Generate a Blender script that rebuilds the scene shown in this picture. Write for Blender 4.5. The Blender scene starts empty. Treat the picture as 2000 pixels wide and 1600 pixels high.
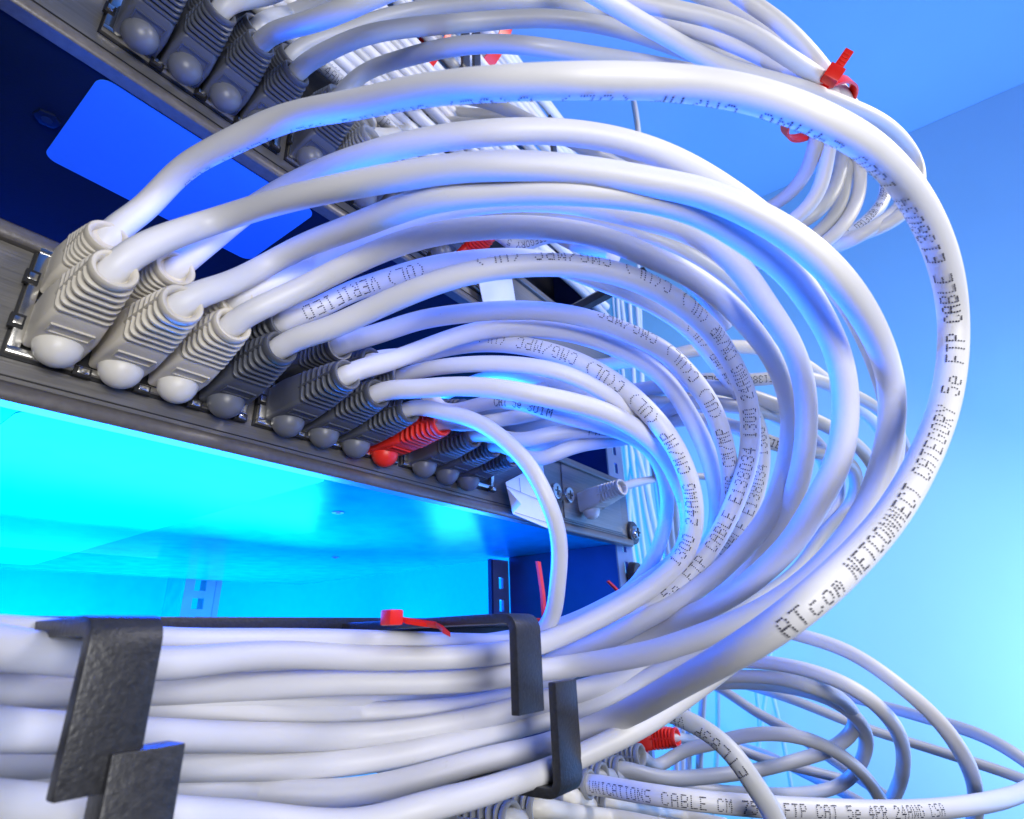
import bpy, bmesh, math, random
import numpy as np
from mathutils import Vector, Matrix
random.seed(7); rng = np.random.default_rng(3)
SC = bpy.context.scene; COL = SC.collection
S = 0.001                                   # everything below is written in millimetres
# ---------------------------------------------------------------- camera
# world: X along the rack to the right, Y into the rack, Z up.  Camera at the origin.
F = 1092.0                                  # focal length in pixels of the 2000 px wide photograph
_a = np.array([863, 413, F]); _a /= np.linalg.norm(_a)
_b = np.array([-1620, 500, F]); _b /= np.linalg.norm(_b)
_b = _b - _a * (_a @ _b); _b /= np.linalg.norm(_b)
M = np.array([_a, _b, np.cross(_a, _b)])    # rows: world axes in camera coords (x right, y down, z forward)
cam_d = bpy.data.cameras.new('camera'); cam = bpy.data.objects.new('camera', cam_d); COL.objects.link(cam)
R = np.column_stack([M[:, 0], -M[:, 1], -M[:, 2]])
mw = Matrix.Identity(4)
for i in range(3):
    for j in range(3): mw[i][j] = R[i, j]
cam.matrix_world = mw
cam_d.sensor_width = 36.0; cam_d.sensor_fit = 'HORIZONTAL'; cam_d.lens = 36.0 * F / 2000.0
cam_d.clip_start = 0.005; cam_d.clip_end = 20
cam_d.dof.use_dof = True; cam_d.dof.focus_distance = 0.2; cam_d.dof.aperture_fstop = 28.0
SC.camera = cam
# ---------------------------------------------------------------- world + lamps
W = bpy.data.worlds.new('World'); SC.world = W; W.use_nodes = True
bg = W.node_tree.nodes['Background']; bg.inputs[0].default_value = (0.25, 0.36, 0.75, 1); bg.inputs[1].default_value = 0.07
SC.view_settings.view_transform = 'Standard'; SC.view_settings.look = 'None'
SC.view_settings.exposure = 0; SC.view_settings.gamma = 1; SC.view_settings.use_curve_mapping = False

def lamp(name, loc, target, size, power, color, size_y=None):
    d = bpy.data.lights.new(name, 'AREA'); d.size = size * S; d.energy = power; d.color = color
    if size_y: d.shape = 'RECTANGLE'; d.size_y = size_y * S
    o = bpy.data.objects.new(name, d); COL.objects.link(o)
    o.location = Vector(loc) * S
    o.rotation_euler = (Vector(target) - Vector(loc)).to_track_quat('-Z', 'Y').to_euler()
    return o
lamp('key_lamp', (430, -430, 430), (110, 90, 30), 200, 4.0, (1.0, 0.95, 0.90))
lamp('front_lamp', (-70, -220, 30), (100, 110, -10), 150, 1.35, (0.98, 0.97, 0.97))
lamp('cyan_lamp', (110, 400, -70), (110, 400, 60), 220, 0.95, (0.0, 0.42, 1.0), 120)
lamp('rear_lamp', (150, 470, -120), (260, 640, 0), 420, 3.0, (0.0, 0.55, 1.0), 60)
lamp('blue_lamp', (60, 420, 99), (60, 300, 160), 200, 0.75, (0.004, 0.05, 1.0), 120)
lamp('wall_lamp', (800, -450, -230), (1100, -240, 240), 380, 15.0, (0.135, 0.36, 1.0))
lamp('wall_lamp_far', (560, 520, -160), (1100, 500, -120), 260, 2.4, (0.03, 0.50, 1.0))
lamp('rim_lamp_upper', (150, 236, 112), (150, 60, 114), 280, 0.85, (0.01, 0.13, 1.0), 22).data.spread = math.radians(62)
lamp('rim_lamp_lower', (120, 300, 2), (120, 60, 110), 190, 1.9, (0.01, 0.13, 1.0), 60).data.spread = math.radians(120)
lamp('rim_lamp_right', (440, 330, -55), (150, 20, 60), 110, 2.4, (0.015, 0.15, 1.0))
# ---------------------------------------------------------------- helpers
def mat(name, col, rough=0.5, metal=0.0, bump=0.0, bscale=400, var=0.0, vscale=60, spec=0.5, dirt=0.0, stretch=None, coat=0, sss=0, emit=None, tint=None, ior=None):
    m = bpy.data.materials.new(name); m.use_nodes = True; nt = m.node_tree; N = nt.nodes; L = nt.links
    p = N['Principled BSDF']; p.inputs['Base Color'].default_value = (*col, 1)
    p.inputs['Roughness'].default_value = rough; p.inputs['Metallic'].default_value = metal
    p.inputs['Specular IOR Level'].default_value = spec
    if ior: p.inputs['IOR'].default_value = ior
    if tint: p.inputs['Specular Tint'].default_value = (*tint, 1)
    if coat: p.inputs['Coat Weight'].default_value = coat; p.inputs['Coat Roughness'].default_value = 0.15
    if sss:
        p.inputs['Subsurface Weight'].default_value = sss; p.inputs['Subsurface Radius'].default_value = (1, 1, 1); p.inputs['Subsurface Scale'].default_value = 0.0012
    if emit: p.inputs['Emission Color'].default_value = (*emit[0], 1); p.inputs['Emission Strength'].default_value = emit[1]
    tc = N.new('ShaderNodeTexCoord'); mp = N.new('ShaderNodeMapping'); L.new(tc.outputs['Object'], mp.inputs[0])
    if stretch: mp.inputs['Scale'].default_value = stretch
    src = None
    if var:
        n = N.new('ShaderNodeTexNoise'); n.inputs['Scale'].default_value = vscale; n.inputs['Detail'].default_value = 5; L.new(mp.outputs[0], n.inputs[0])
        r = N.new('ShaderNodeValToRGB'); L.new(n.outputs[0], r.inputs[0])
        r.color_ramp.elements[0].position = 0.3; r.color_ramp.elements[1].position = 0.7
        r.color_ramp.elements[0].color = (*[max(0, c * (1 - var)) for c in col], 1); r.color_ramp.elements[1].color = (*[min(1, c * (1 + var)) for c in col], 1)
        L.new(r.outputs[0], p.inputs['Base Color']); src = r.outputs[0]
        ma = N.new('ShaderNodeMapRange'); L.new(n.outputs[0], ma.inputs[0]); ma.inputs[3].default_value = rough * 0.8; ma.inputs[4].default_value = min(1, rough * 1.25)
        L.new(ma.outputs[0], p.inputs['Roughness'])
    if dirt:
        n = N.new('ShaderNodeTexNoise'); n.inputs['Scale'].default_value = 160; n.inputs['Detail'].default_value = 6; n.inputs['Roughness'].default_value = 0.7
        L.new(tc.outputs['Object'], n.inputs[0])
        r = N.new('ShaderNodeValToRGB'); L.new(n.outputs[0], r.inputs[0]); r.color_ramp.elements[0].position = 0.66; r.color_ramp.elements[1].position = 0.76
        r.color_ramp.elements[0].color = (0, 0, 0, 1); r.color_ramp.elements[1].color = (dirt, dirt, dirt, 1)
        mx = N.new('ShaderNodeMix'); mx.data_type = 'RGBA'; L.new(r.outputs[0], mx.inputs[0])
        if src: L.new(src, mx.inputs[6])
        else: mx.inputs[6].default_value = (*col, 1)
        mx.inputs[7].default_value = (0.30, 0.22, 0.13, 1); L.new(mx.outputs[2], p.inputs['Base Color'])
    if bump:
        n = N.new('ShaderNodeTexNoise'); n.inputs['Scale'].default_value = bscale; n.inputs['Detail'].default_value = 3; L.new(mp.outputs[0], n.inputs[0])
        b = N.new('ShaderNodeBump'); b.inputs['Strength'].default_value = 1.0; b.inputs['Distance'].default_value = bump * S
        L.new(n.outputs[0], b.inputs['Height']); L.new(b.outputs[0], p.inputs['Normal'])
    return m
MT = dict(
    cable=mat('white_pvc', (0.70, 0.70, 0.735), 0.46, bump=0.07, bscale=120, var=0.04, vscale=30, dirt=0.14, sss=0.12),
    cable_dirty=mat('scuffed_white_pvc', (0.66, 0.67, 0.72), 0.4, bump=0.05, bscale=150, var=0.04, vscale=50, dirt=0.55, sss=0.12),
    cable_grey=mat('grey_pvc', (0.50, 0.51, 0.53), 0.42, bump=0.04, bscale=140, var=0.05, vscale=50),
    cable_ivory=mat('ivory_pvc', (0.66, 0.64, 0.58), 0.42, bump=0.04, bscale=140, var=0.05, vscale=50),
    ink=mat('black_ink', (0.02, 0.02, 0.04), 0.5),
    ivory=mat('ivory_rubber', (0.62, 0.575, 0.485), 0.45, bump=0.03, bscale=900, var=0.05, vscale=120),
    dark=mat('dark_grey_rubber', (0.085, 0.092, 0.115), 0.42, bump=0.03, bscale=900, var=0.08, vscale=120),
    light=mat('light_grey_rubber', (0.27, 0.28, 0.30), 0.45, bump=0.03, bscale=900, var=0.06, vscale=120),
    ivory_d=mat('pale_ivory_rubber', (0.76, 0.73, 0.66), 0.4, sss=0.2), dark_d=mat('slate_rubber', (0.15, 0.16, 0.19), 0.38, sss=0.2), light_d=mat('pale_grey_rubber', (0.5, 0.5, 0.5), 0.4), red_d=mat('bright_red_rubber', (0.9, 0.03, 0.015), 0.4),
    red=mat('red_rubber', (0.78, 0.025, 0.015), 0.42, bump=0.02, bscale=900, var=0.06, vscale=120),
    tie=mat('red_nylon', (0.85, 0.02, 0.01), 0.35, var=0.05, vscale=200),
    brushed=mat('brushed_metal', (0.21, 0.20, 0.185), 0.38, 0.55, bump=0.07, bscale=1800, var=0.14, vscale=1800, stretch=(0.02, 1, 1)),
    lip=mat('painted_lip', (0.13, 0.12, 0.115), 0.36, 0.2, bump=0.05, bscale=1200, var=0.12, vscale=500),
    nickel=mat('nickel_plate', (0.75, 0.73, 0.68), 0.2, 1.0, bump=0.02, bscale=300, var=0.08, vscale=200),
    black=mat('black_plastic', (0.008, 0.008, 0.01), 0.5),
    powder=mat('black_powder_coat', (0.024, 0.025, 0.030), 0.40, bump=0.13, bscale=1300, var=0.25, vscale=900, spec=0.5),
    chassis=mat('blue_lit_chassis', (0.0, 0.42, 0.80), 0.22, 0.35, ior=1.06, tint=(0.0, 0.4, 1), bump=0.06, bscale=1500, var=0.10, vscale=90),  # grey metal, with the blue light on it put into the base colour
    chassis_top=mat('shaded_chassis', (0.004, 0.01, 0.04), 0.6, 0.0, bump=0.08, bscale=1500, var=0.15, vscale=60, spec=0.15),  # same metal darkened: shade under the upper switch put into the colour
    sticker=mat('cyan_lit_sticker', (0.0, 0.62, 0.90), 0.22, 0.3, ior=1.06, tint=(0.0, 0.5, 1), var=0.03, vscale=120),  # cyan light painted into the base colour, for sticker and rear panel
    sticker_lit_blue=mat('blue_lit_sticker', (0.06, 0.30, 0.98), 0.6, var=0.01, vscale=120, spec=0.1),  # pale sheet, the blue light falling on it is put into its colour
    paper=mat('white_paper', (0.78, 0.79, 0.88), 0.8, var=0.02, vscale=200),
    pencil=mat('grey_print', (0.22, 0.22, 0.28), 0.8),
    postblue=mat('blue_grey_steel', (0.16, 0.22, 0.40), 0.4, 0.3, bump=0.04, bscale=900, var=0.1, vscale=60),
    postdark=mat('shaded_blue_steel', (0.01, 0.025, 0.12), 0.4, 0.1, bump=0.05, bscale=900, var=0.15, vscale=60),  # darker copy of the rail steel, shade painted into the side webs
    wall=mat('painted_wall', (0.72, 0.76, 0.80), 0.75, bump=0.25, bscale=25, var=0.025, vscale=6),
    ceiling=mat('blue_lit_ceiling', (0.44, 0.57, 0.80), 0.75, bump=0.25, bscale=25, var=0.03, vscale=6),  # darker and bluer than the wall: weaker blue light put into the colour
    led=mat('green_led', (0.1, 0.6, 0.3), 0.3, emit=((0.3, 1.0, 0.6), 1.2)),
    white_print=mat('white_print', (0.8, 0.8, 0.8), 0.6),
    film=mat('crumpled_film', (0.25, 0.5, 0.8), 0.12, 0.2, spec=1.0, var=0.2, vscale=60),
)
def tag(o, label=None, cat=None, group=None, kind=None):
    if label: o['label'] = label
    if cat: o['category'] = cat
    if group: o['group'] = group
    if kind: o['kind'] = kind
    return o
def empty(name, loc=(0, 0, 0)):
    o = bpy.data.objects.new(name, None); COL.objects.link(o); o.location = Vector(loc) * S; o.empty_display_size = 0.005; return o
def link_mesh(name, me, m, parent=None, smooth=True):
    if m is not None: me.materials.append(m)
    if smooth:
        me.polygons.foreach_set('use_smooth', [True] * len(me.polygons))
    o = bpy.data.objects.new(name, me); COL.objects.link(o)
    if parent is not None:
        o.parent = parent; o.location = -parent_world(parent)
    return o
def parent_world(p):
    v = Vector(p.location)
    while p.parent is not None: p = p.parent; v += Vector(p.location)
    return v
def from_data(name, verts, faces, m, parent=None, smooth=True):
    me = bpy.data.meshes.new(name); me.from_pydata([tuple(float(c) * S for c in v) for v in verts], [], faces); me.update()
    return link_mesh(name, me, m, parent, smooth)
class MB:                                  # collects boxes, discs, tubes (mm) and links them as one mesh
    def __init__(s): s.v = []; s.f = []
    def add(s, v, f):
        o = len(s.v); s.v += [tuple(x) for x in v]; s.f += [tuple(i + o for i in q) for q in f]; return s
    def box(s, x0, x1, y0, y1, z0, z1, rot=None):
        v = [(x, y, z) for x in (x0, x1) for y in (y0, y1) for z in (z0, z1)]
        if rot: v = [tuple(rot @ Vector(q)) for q in v]
        return s.add(v, [(0, 1, 3, 2), (4, 6, 7, 5), (0, 4, 5, 1), (2, 3, 7, 6), (0, 2, 6, 4), (1, 5, 7, 3)])
    def cyl(s, c, axis, r, h, n=20, r2=None):
        c = Vector(c); a = Vector(axis).normalized(); u = a.orthogonal().normalized(); w = a.cross(u); r2 = r if r2 is None else r2
        v = [tuple(c + (u * math.cos(2 * math.pi * i / n) + w * math.sin(2 * math.pi * i / n)) * rr + a * hh) for rr, hh in ((r, 0), (r2, h)) for i in range(n)]
        return s.add(v, [(i, (i + 1) % n, n + (i + 1) % n, n + i) for i in range(n)] + [tuple(reversed(range(n))), tuple(range(n, 2 * n))])
    def tube(s, pts, r, n=8):
        P = [Vector(p) for p in pts]; rings = []
        u = None
        for i, p in enumerate(P):
            t = (P[min(i + 1, len(P) - 1)] - P[max(i - 1, 0)]).normalized()
            u = t.orthogonal().normalized() if u is None else (u - t * u.dot(t)).normalized()
            w = t.cross(u); rings.append([tuple(p + (u * math.cos(2 * math.pi * k / n) + w * math.sin(2 * math.pi * k / n)) * r) for k in range(n)])
        v = sum(rings, []); f = []
        for i in range(len(P) - 1):
            for k in range(n): f.append((i * n + k, i * n + (k + 1) % n, (i + 1) * n + (k + 1) % n, (i + 1) * n + k))
        f += [tuple(reversed(range(n))), tuple(range((len(P) - 1) * n, len(P) * n))]
        return s.add(v, f)
    def prism(s, prof, x0, x1):            # profile in (y,z), extruded along x
        n = len(prof); v = [(x, y, z) for x in (x0, x1) for y, z in prof]
        return s.add(v, [(i, (i + 1) % n, n + (i + 1) % n, n + i) for i in range(n)] + [tuple(reversed(range(n))), tuple(range(n, 2 * n))])
    def build(s, name, m, parent=None, smooth=False, bevel=0, seg=2):
        me = bpy.data.meshes.new(name)
        me.from_pydata([tuple(float(c) * S for c in v) for v in s.v], [], s.f); me.update()
        bm = bmesh.new(); bm.from_mesh(me); bmesh.ops.recalc_face_normals(bm, faces=bm.faces)
        if bevel:
            ed = [e for e in bm.edges if len(e.link_faces) == 2 and e.calc_face_angle(0) > 0.6]
            bmesh.ops.bevel(bm, geom=ed, offset=bevel * S, segments=seg, affect='EDGES', profile=0.6, clamp_overlap=True)
        bm.to_mesh(me); bm.free()
        o = link_mesh(name, me, m, parent, smooth=False)
        if smooth or bevel:
            me.polygons.foreach_set('use_smooth', [True] * len(me.polygons))
            try: me.set_sharp_from_angle(angle=math.radians(38))
            except Exception: pass
        return o
def ray(px, py): return M @ np.array([px - 1000, py - 800, F]) / F      # per mm of depth
def proj(p):
    c = M.T @ np.asarray(p, float); return np.array([1000 + F * c[0] / c[2], 800 + F * c[1] / c[2], c[2]])

# ---------------------------------------------------------------- setting: lit wall, ceiling
def grid_plane(name, corners, m, n=1):
    return from_data(name, corners, [(0, 1, 2, 3)], m, smooth=False)
def slab(name, x0, x1, y0, y1, z0, z1, m, kind='structure'):
    o = MB().box(x0, x1, y0, y1, z0, z1).build(name, m); tag(o, kind=kind); return o
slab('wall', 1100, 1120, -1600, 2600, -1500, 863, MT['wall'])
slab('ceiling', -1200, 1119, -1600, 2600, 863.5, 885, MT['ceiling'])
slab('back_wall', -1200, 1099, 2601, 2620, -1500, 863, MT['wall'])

# ---------------------------------------------------------------- switches
def port_x(i, x0=31.4, p=13.55): return x0 + p * i + 6.8 * (i // 4)
def make_switch(zb, label, body_m, st_m, sticker, group, x0):
    zt = zb + 43.5
    t = empty('network_switch', (130, 160, zb)); tag(t, label, 'network switch', group)
    MB().box(-110, 352, 160, 163, zb + 4.6, zt - 4.6).build('front_panel', MT['brushed'], t)
    for z, nm in ((zb, 'bottom_lip'), (zt - 4.5, 'top_lip')):
        prof = [(163, z), (158.2, z)] + [(157.6 + 0.6 * (1 - math.cos(a)) * 0 + 1.1 * (1 - math.sin(a)), z + 2.3 - 2.2 * math.cos(a)) for a in np.linspace(0.2, math.pi - 0.2, 8)] + [(158.2, z + 4.5), (163, z + 4.5)]
        MB().prism(prof, -110, 352).build(nm, MT['lip'], t, smooth=True)
    MB().box(-110, 352, 159.6, 159.9, zb + 6.2, zb + 6.45).build('panel_groove', MT['black'], t)
    MB().box(-100, 336, 163, 503, zb + 0.6, zt - 0.6).build('chassis', body_m, t, bevel=0.8)
    # sticker sheet under the chassis with rounded corners
    sx0, sx1, sy0, sy1, sk = sticker; r = 4.0; pts = []
    for cx, cy, a0 in ((sx1 - r, sy1 - r, 0), (sx0 + r, sy1 - r, 90), (sx0 + r, sy0 + r, 180), (sx1 - r, sy0 + r, 270)):
        for k in range(7):
            a = math.radians(a0 + k * 15); y = cy + r * math.sin(a); pts.append((cx + r * math.cos(a) + sk * (y - sy0), y))
    n = len(pts); v = [(x, y, zb + 0.6 - 0.25) for x, y in pts] + [(x, y, zb + 0.6) for x, y in pts]
    MB().add(v, [tuple(range(n))] + [(i, (i + 1) % n, n + (i + 1) % n, n + i) for i in range(n)]).build('sticker', st_m, t)
    # port cages, three groups of four columns by two rows
    for g in range(3):
        xa = port_x(4 * g, x0) - 8.2; xb = port_x(4 * g + 3, x0) + 8.2; za = zb + 11.2; zc = zb + 41.2 - 1.5
        b = MB(); w = 1.5
        b.box(xa, xb, 157.2, 160.4, za, za + w); b.box(xa, xb, 157.2, 160.4, zc - w, zc)
        b.box(xa, xa + w + .8, 157.21, 160.4, za + w, zc - w); b.box(xb - w - .8, xb, 157.21, 160.4, za + w, zc - w)
        b.box(xa + 2.4, xb - 2.4, 157.25, 160.4, (za + zc) / 2 - .6, (za + zc) / 2 + .6)
        cg = b.build('port_cage', MT['nickel'], t, bevel=0.25)
        MB().box(xa - .5, xb + .5, 159.4, 159.95, za - .6, zc + .6).build('port_recess', MT['black'], cg)
        tb = MB(); nt_ = MB()
        for i in range(4):
            x = port_x(4 * g + i, x0) + 6.6
            nt_.box(x - 1.9, x + 1.9, 156.9, 158.2, za - 1.1, za + 1.2); tb.box(x - 1.2, x + 1.2, 155.9, 157.4, za - .8, za + .6)
        for z in (za + 6, za + 18):
            nt_.box(xa - 1.2, xa + 1.6, 156.9, 158.2, z, z + 3.6); tb.box(xa - .6, xa + 1.1, 156.1, 157.4, z + .7, z + 2.6)
        nt_.build('cage_notch', MT['black'], cg); tb.build('spring_tab', MT['nickel'], cg, bevel=0.2)
    return t
def hexnut(t, x, y, z, m):
    MB().cyl((x, y, z), (0, 0, -1), 3.6, 0.8, 6).build('hex_insert', m, t, bevel=0.2)
    MB().cyl((x, y, z - .85), (0, 0, 1), 1.5, 0.1, 14).build('screw_hole', MT['black'], t)
SX = 28.2
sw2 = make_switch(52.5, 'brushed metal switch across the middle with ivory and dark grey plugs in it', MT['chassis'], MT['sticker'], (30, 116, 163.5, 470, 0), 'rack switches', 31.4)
sw1 = make_switch(158.5, 'upper brushed metal switch with a blue lit sticker on its shaded underside', MT['chassis_top'], MT['sticker_lit_blue'], (24, 99, 164, 213, 0), 'rack switches', SX)
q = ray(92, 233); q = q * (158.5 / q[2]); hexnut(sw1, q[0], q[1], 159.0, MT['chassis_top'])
for px, py in ((660, 1003), (655, 1090)):
    q = ray(px, py); q = q * (52.5 / q[2]); MB().cyl((q[0], q[1], 52.85), (0, 0, -1), 2.6, 0.12, 18).cyl((q[0], q[1], 52.6), (0, 0, -1), 1.0, 0.3, 12).build('dimple', MT['postblue'], sw2)
# right end of the middle switch: sub panel, screws, LEDs, printed bracket
MB().box(268, 341, 159.2, 160.2, 60, 92).build('uplink_plate', MT['brushed'], sw2, bevel=.3)
MB().box(264, 340, 159.0, 159.3, 57.2, 57.6).build('panel_line', MT['black'], sw2)
for px, py in ((1092, 958), (1117, 966)):
    q = ray(px, py); q = q * (152 / q[1]); s_ = MB().cyl((q[0], 160, q[2]), (0, -1, 0), 2.4, 5, 20).cyl((q[0], 155.2, q[2]), (0, -1, 0), 4.6, 2.4, 28, 4.2).build('thumb_screw', MT['nickel'], sw2, bevel=.3)
    MB().box(q[0] - 2.4, q[0] + 2.4, 152.6, 153.0, q[2] - .4, q[2] + .4).box(q[0] - .4, q[0] + .4, 152.55, 152.95, q[2] - 2.4, q[2] + 2.4).build('cross_slot', MT['black'], s_)
b = MB()
for i in range(4): b.box(293 + i * 2.2, 294.4 + i * 2.2, 158.6, 159.3, 64, 65.2)
b.build('status_led', MT['led'], sw2)
b = MB(); b.box(303, 306, 157.5, 160, 66, 82)
for i in range(5): b.box(302, 303.4, 156.8, 159, 67 + i * 3, 68.6 + i * 3)
b.build('uplink_cage', MT['nickel'], sw2, bevel=.2)
MB().box(24.5, 34, 159.7, 159.95, 91.8, 92.5).box(24.5, 25.2, 159.7, 159.95, 89.2, 91.8).build('printed_bracket', MT['white_print'], sw2)

# ---------------------------------------------------------------- cable manager (low, foreground)
def strap(pts, w, th, x0):                  # strap swept along (y,z) centre line, width along x
    P = [Vector((0, y, z)) for y, z in pts]; v = []
    n = len(P)
    for i, p in enumerate(P):
        t = (P[min(i + 1, n - 1)] - P[max(i - 1, 0)]).normalized(); nn = Vector((0, -t.z, t.y)) * (th / 2)
        for x, sgn in ((x0, 1), (x0 + w, 1), (x0 + w, -1), (x0, -1)): v.append((x, p.y + sgn * nn.y, p.z + sgn * nn.z))
    f = [(4 * i + k, 4 * i + (k + 1) % 4, 4 * i + 4 + (k + 1) % 4, 4 * i + 4 + k) for i in range(n - 1) for k in range(4)] + [(3, 2, 1, 0), (4 * n - 4, 4 * n - 3, 4 * n - 2, 4 * n - 1)]
    return v, f
def bend(p0, corner, p1, r, k=6):
    c = Vector(corner); a = (Vector(p0) - c).normalized(); b2 = (Vector(p1) - c).normalized(); out = [tuple(p0)]
    for i in range(k + 1):
        t = i / k; q = c + a * r * (1 - t) ** 2 + b2 * r * t ** 2; out.append(tuple(q))
    out.append(tuple(p1)); return out
def make_ring(parent, x0u, x0l, w, yf, zt, zu, zl, zb, th=2.3, thl=2.3):
    MB().add(*strap(bend((160, zt - 1), (yf, zt - 1), (yf, zu), 3.2), w, th, x0u)).build('ring_hook', MT['powder'], parent, bevel=.35)
    MB().add(*strap(bend((160, zb + 1), (yf, zb + 1), (yf, zl), 3.2 if thl < 4 else 4.5), w, thl, x0l)).build('ring_hook', MT['powder'], parent, bevel=.35)
cm = empty('cable_manager', (130, 160, -16)); tag(cm, 'black powder coated cable manager whose hooked rings hold the white cable bundle', 'cable manager', 'cable managers')
MB().box(-110, 350, 160, 162, -36, 5.6).build('back_plate', MT['powder'], cm, bevel=.3)
MB().box(-110, 350, 149, 160, 4.0, 7.0).build('top_flange', MT['powder'], cm, bevel=.3)
make_ring(cm, 115.2, 131, 10.4, 85, 5.2, -16.7, -11, -36)
make_ring(cm, 33.2, 38.6, 9.8, 100, 4.6, -18, -13.2, -42, 2.8, 5.4)
# upper cable manager, above the upper switch, holding a horizontal bundle
cm2 = empty('cable_manager', (130, 190, 250)); tag(cm2, 'upper cable manager behind the cables at the top edge, black rings round a flat bundle', 'cable manager', 'cable managers')
MB().box(-110, 350, 196, 199, 214, 402).build('back_plate', MT['powder'], cm2, bevel=.3)
for x in (60, 166, 176, 262):
    MB().add(*strap(bend((196, 300), (146, 300), (146, 352), 3), 6, 2.0, x)).build('ring_hook', MT['powder'], cm2, bevel=.3)

# ---------------------------------------------------------------- rack rails and rear of the rack
def rail(name, x0, x1, y0, y1, z0, z1, m, holes, label, hw=5, hh=7.5, depth=38, side_m=None):
    t = empty(name, (x0, y0, z0)); tag(t, label, 'rack rail', 'rack rails')
    b = MB(); cx = (x0 + x1) / 2; zs = z0
    for hz in holes:
        b.box(x0, x1, y0, y1, zs, hz - hh / 2); b.box(x0, cx - hw / 2, y0, y1, hz - hh / 2, hz + hh / 2); b.box(cx + hw / 2, x1, y0, y1, hz - hh / 2, hz + hh / 2); zs = hz + hh / 2
    b.box(x0, x1, y0, y1, zs, z1)
    b.build('hole_strip', m, t)
    MB().box(x0 - 2, x0 - .1, y0, y0 + depth, z0, z1).build('side_web', side_m or m, t)
    return t
hz = [z for z in np.arange(-190, 300, 13.5)]
rail('rack_rail', 339, 362, 164, 166, -200, 300, MT['postblue'], hz, 'front right rack rail of blue grey steel with square holes, beside the switch end', depth=86, side_m=MT['postdark'])
rail('rack_rail', 318, 336, 250, 252, -200, 51, MT['postblue'], [z for z in np.arange(-190, 50, 15)], 'blue rack rail with square holes just behind the looping scuffed cable', depth=3, side_m=MT['postdark'])
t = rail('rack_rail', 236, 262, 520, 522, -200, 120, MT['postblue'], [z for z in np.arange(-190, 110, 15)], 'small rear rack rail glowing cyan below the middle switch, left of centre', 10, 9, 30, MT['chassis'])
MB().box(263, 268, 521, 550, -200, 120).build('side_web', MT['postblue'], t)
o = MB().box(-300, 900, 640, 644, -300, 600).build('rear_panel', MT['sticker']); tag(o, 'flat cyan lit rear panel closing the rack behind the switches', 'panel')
for z, nm in ((69, 0), (42, 1), (21, 2)):
    c = empty('cage_screw', (356, 160, z)); tag(c, ('black washered screw at the corner of the middle switch', 'black washered screw just below the corner of the middle switch', 'bare steel screw on the rail near the cable bundle')[nm], 'screw', 'rail screws')
    m1 = MT['powder'] if nm < 2 else MT['nickel']
    MB().cyl((356, 163, z - 7), (0, -1, 0), 8.5 if nm < 2 else 6, 5, 28, 7.5 if nm < 2 else 4.5).build('washer', m1, c, bevel=.6)
    MB().cyl((356, 158, z - 7), (0, -1, 0), 4.8, 2.5, 24, 3.6).build('screw_head', MT['nickel'], c, bevel=.4)
    MB().box(353, 359, 155.1, 155.6, z - 7.6, z - 6.4).box(355.4, 356.6, 155.0, 155.55, z - 10, z - 4).build('cross_slot', MT['black'], c)

# ---------------------------------------------------------------- dot matrix print
FONT = {
'A': "01110 10001 10001 11111 10001 10001 10001", 'B': "11110 10001 10001 11110 10001 10001 11110", 'C': "01110 10001 10000 10000 10000 10001 01110",
'D': "11110 10001 10001 10001 10001 10001 11110", 'E': "11111 10000 10000 11110 10000 10000 11111", 'F': "11111 10000 10000 11110 10000 10000 10000",
'G': "01110 10001 10000 10011 10001 10001 01110", 'I': "01110 00100 00100 00100 00100 00100 01110", 'L': "10000 10000 10000 10000 10000 10000 11111",
'M': "10001 11011 10101 10101 10001 10001 10001", 'N': "10001 11001 10101 10101 10011 10001 10001", 'O': "01110 10001 10001 10001 10001 10001 01110",
'P': "11110 10001 10001 11110 10000 10000 10000", 'R': "11110 10001 10001 11110 10100 10010 10001", 'S': "01111 10000 10000 01110 00001 00001 11110",
'T': "11111 00100 00100 00100 00100 00100 00100", 'U': "10001 10001 10001 10001 10001 10001 01110", 'V': "10001 10001 10001 10001 01010 01010 00100",
'W': "10001 10001 10001 10101 10101 11011 10001", 'Y': "10001 10001 01010 00100 00100 00100 00100",
'0': "01110 10001 10001 10001 10001 10001 01110", '1': "00100 01100 00100 00100 00100 00100 01110", '2': "01110 10001 00001 00110 01000 10000 11111",
'3': "01110 10001 00001 00110 00001 10001 01110", '4': "00010 00110 01010 10010 11111 00010 00010", '5': "11111 10000 11110 00001 00001 10001 01110",
'7': "11111 00001 00010 00100 00100 01000 01000", '8': "01110 10001 10001 01110 10001 10001 01110",
'(': "00010 00100 01000 01000 01000 00100 00010", ')': "01000 00100 00010 00010 00010 00100 01000", '/': "00001 00001 00010 00100 01000 10000 10000",
'c': "00000 00000 01110 10000 10000 10001 01110", 'o': "00000 00000 01110 10001 10001 10001 01110", 'm': "00000 00000 11010 10101 10101 10001 10001",
'e': "00000 00000 01110 10001 11111 10000 01110", '°': "01100 10010 10010 01100 00000 00000 00000", ' ': " ".join(["00000"] * 7)}

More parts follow.
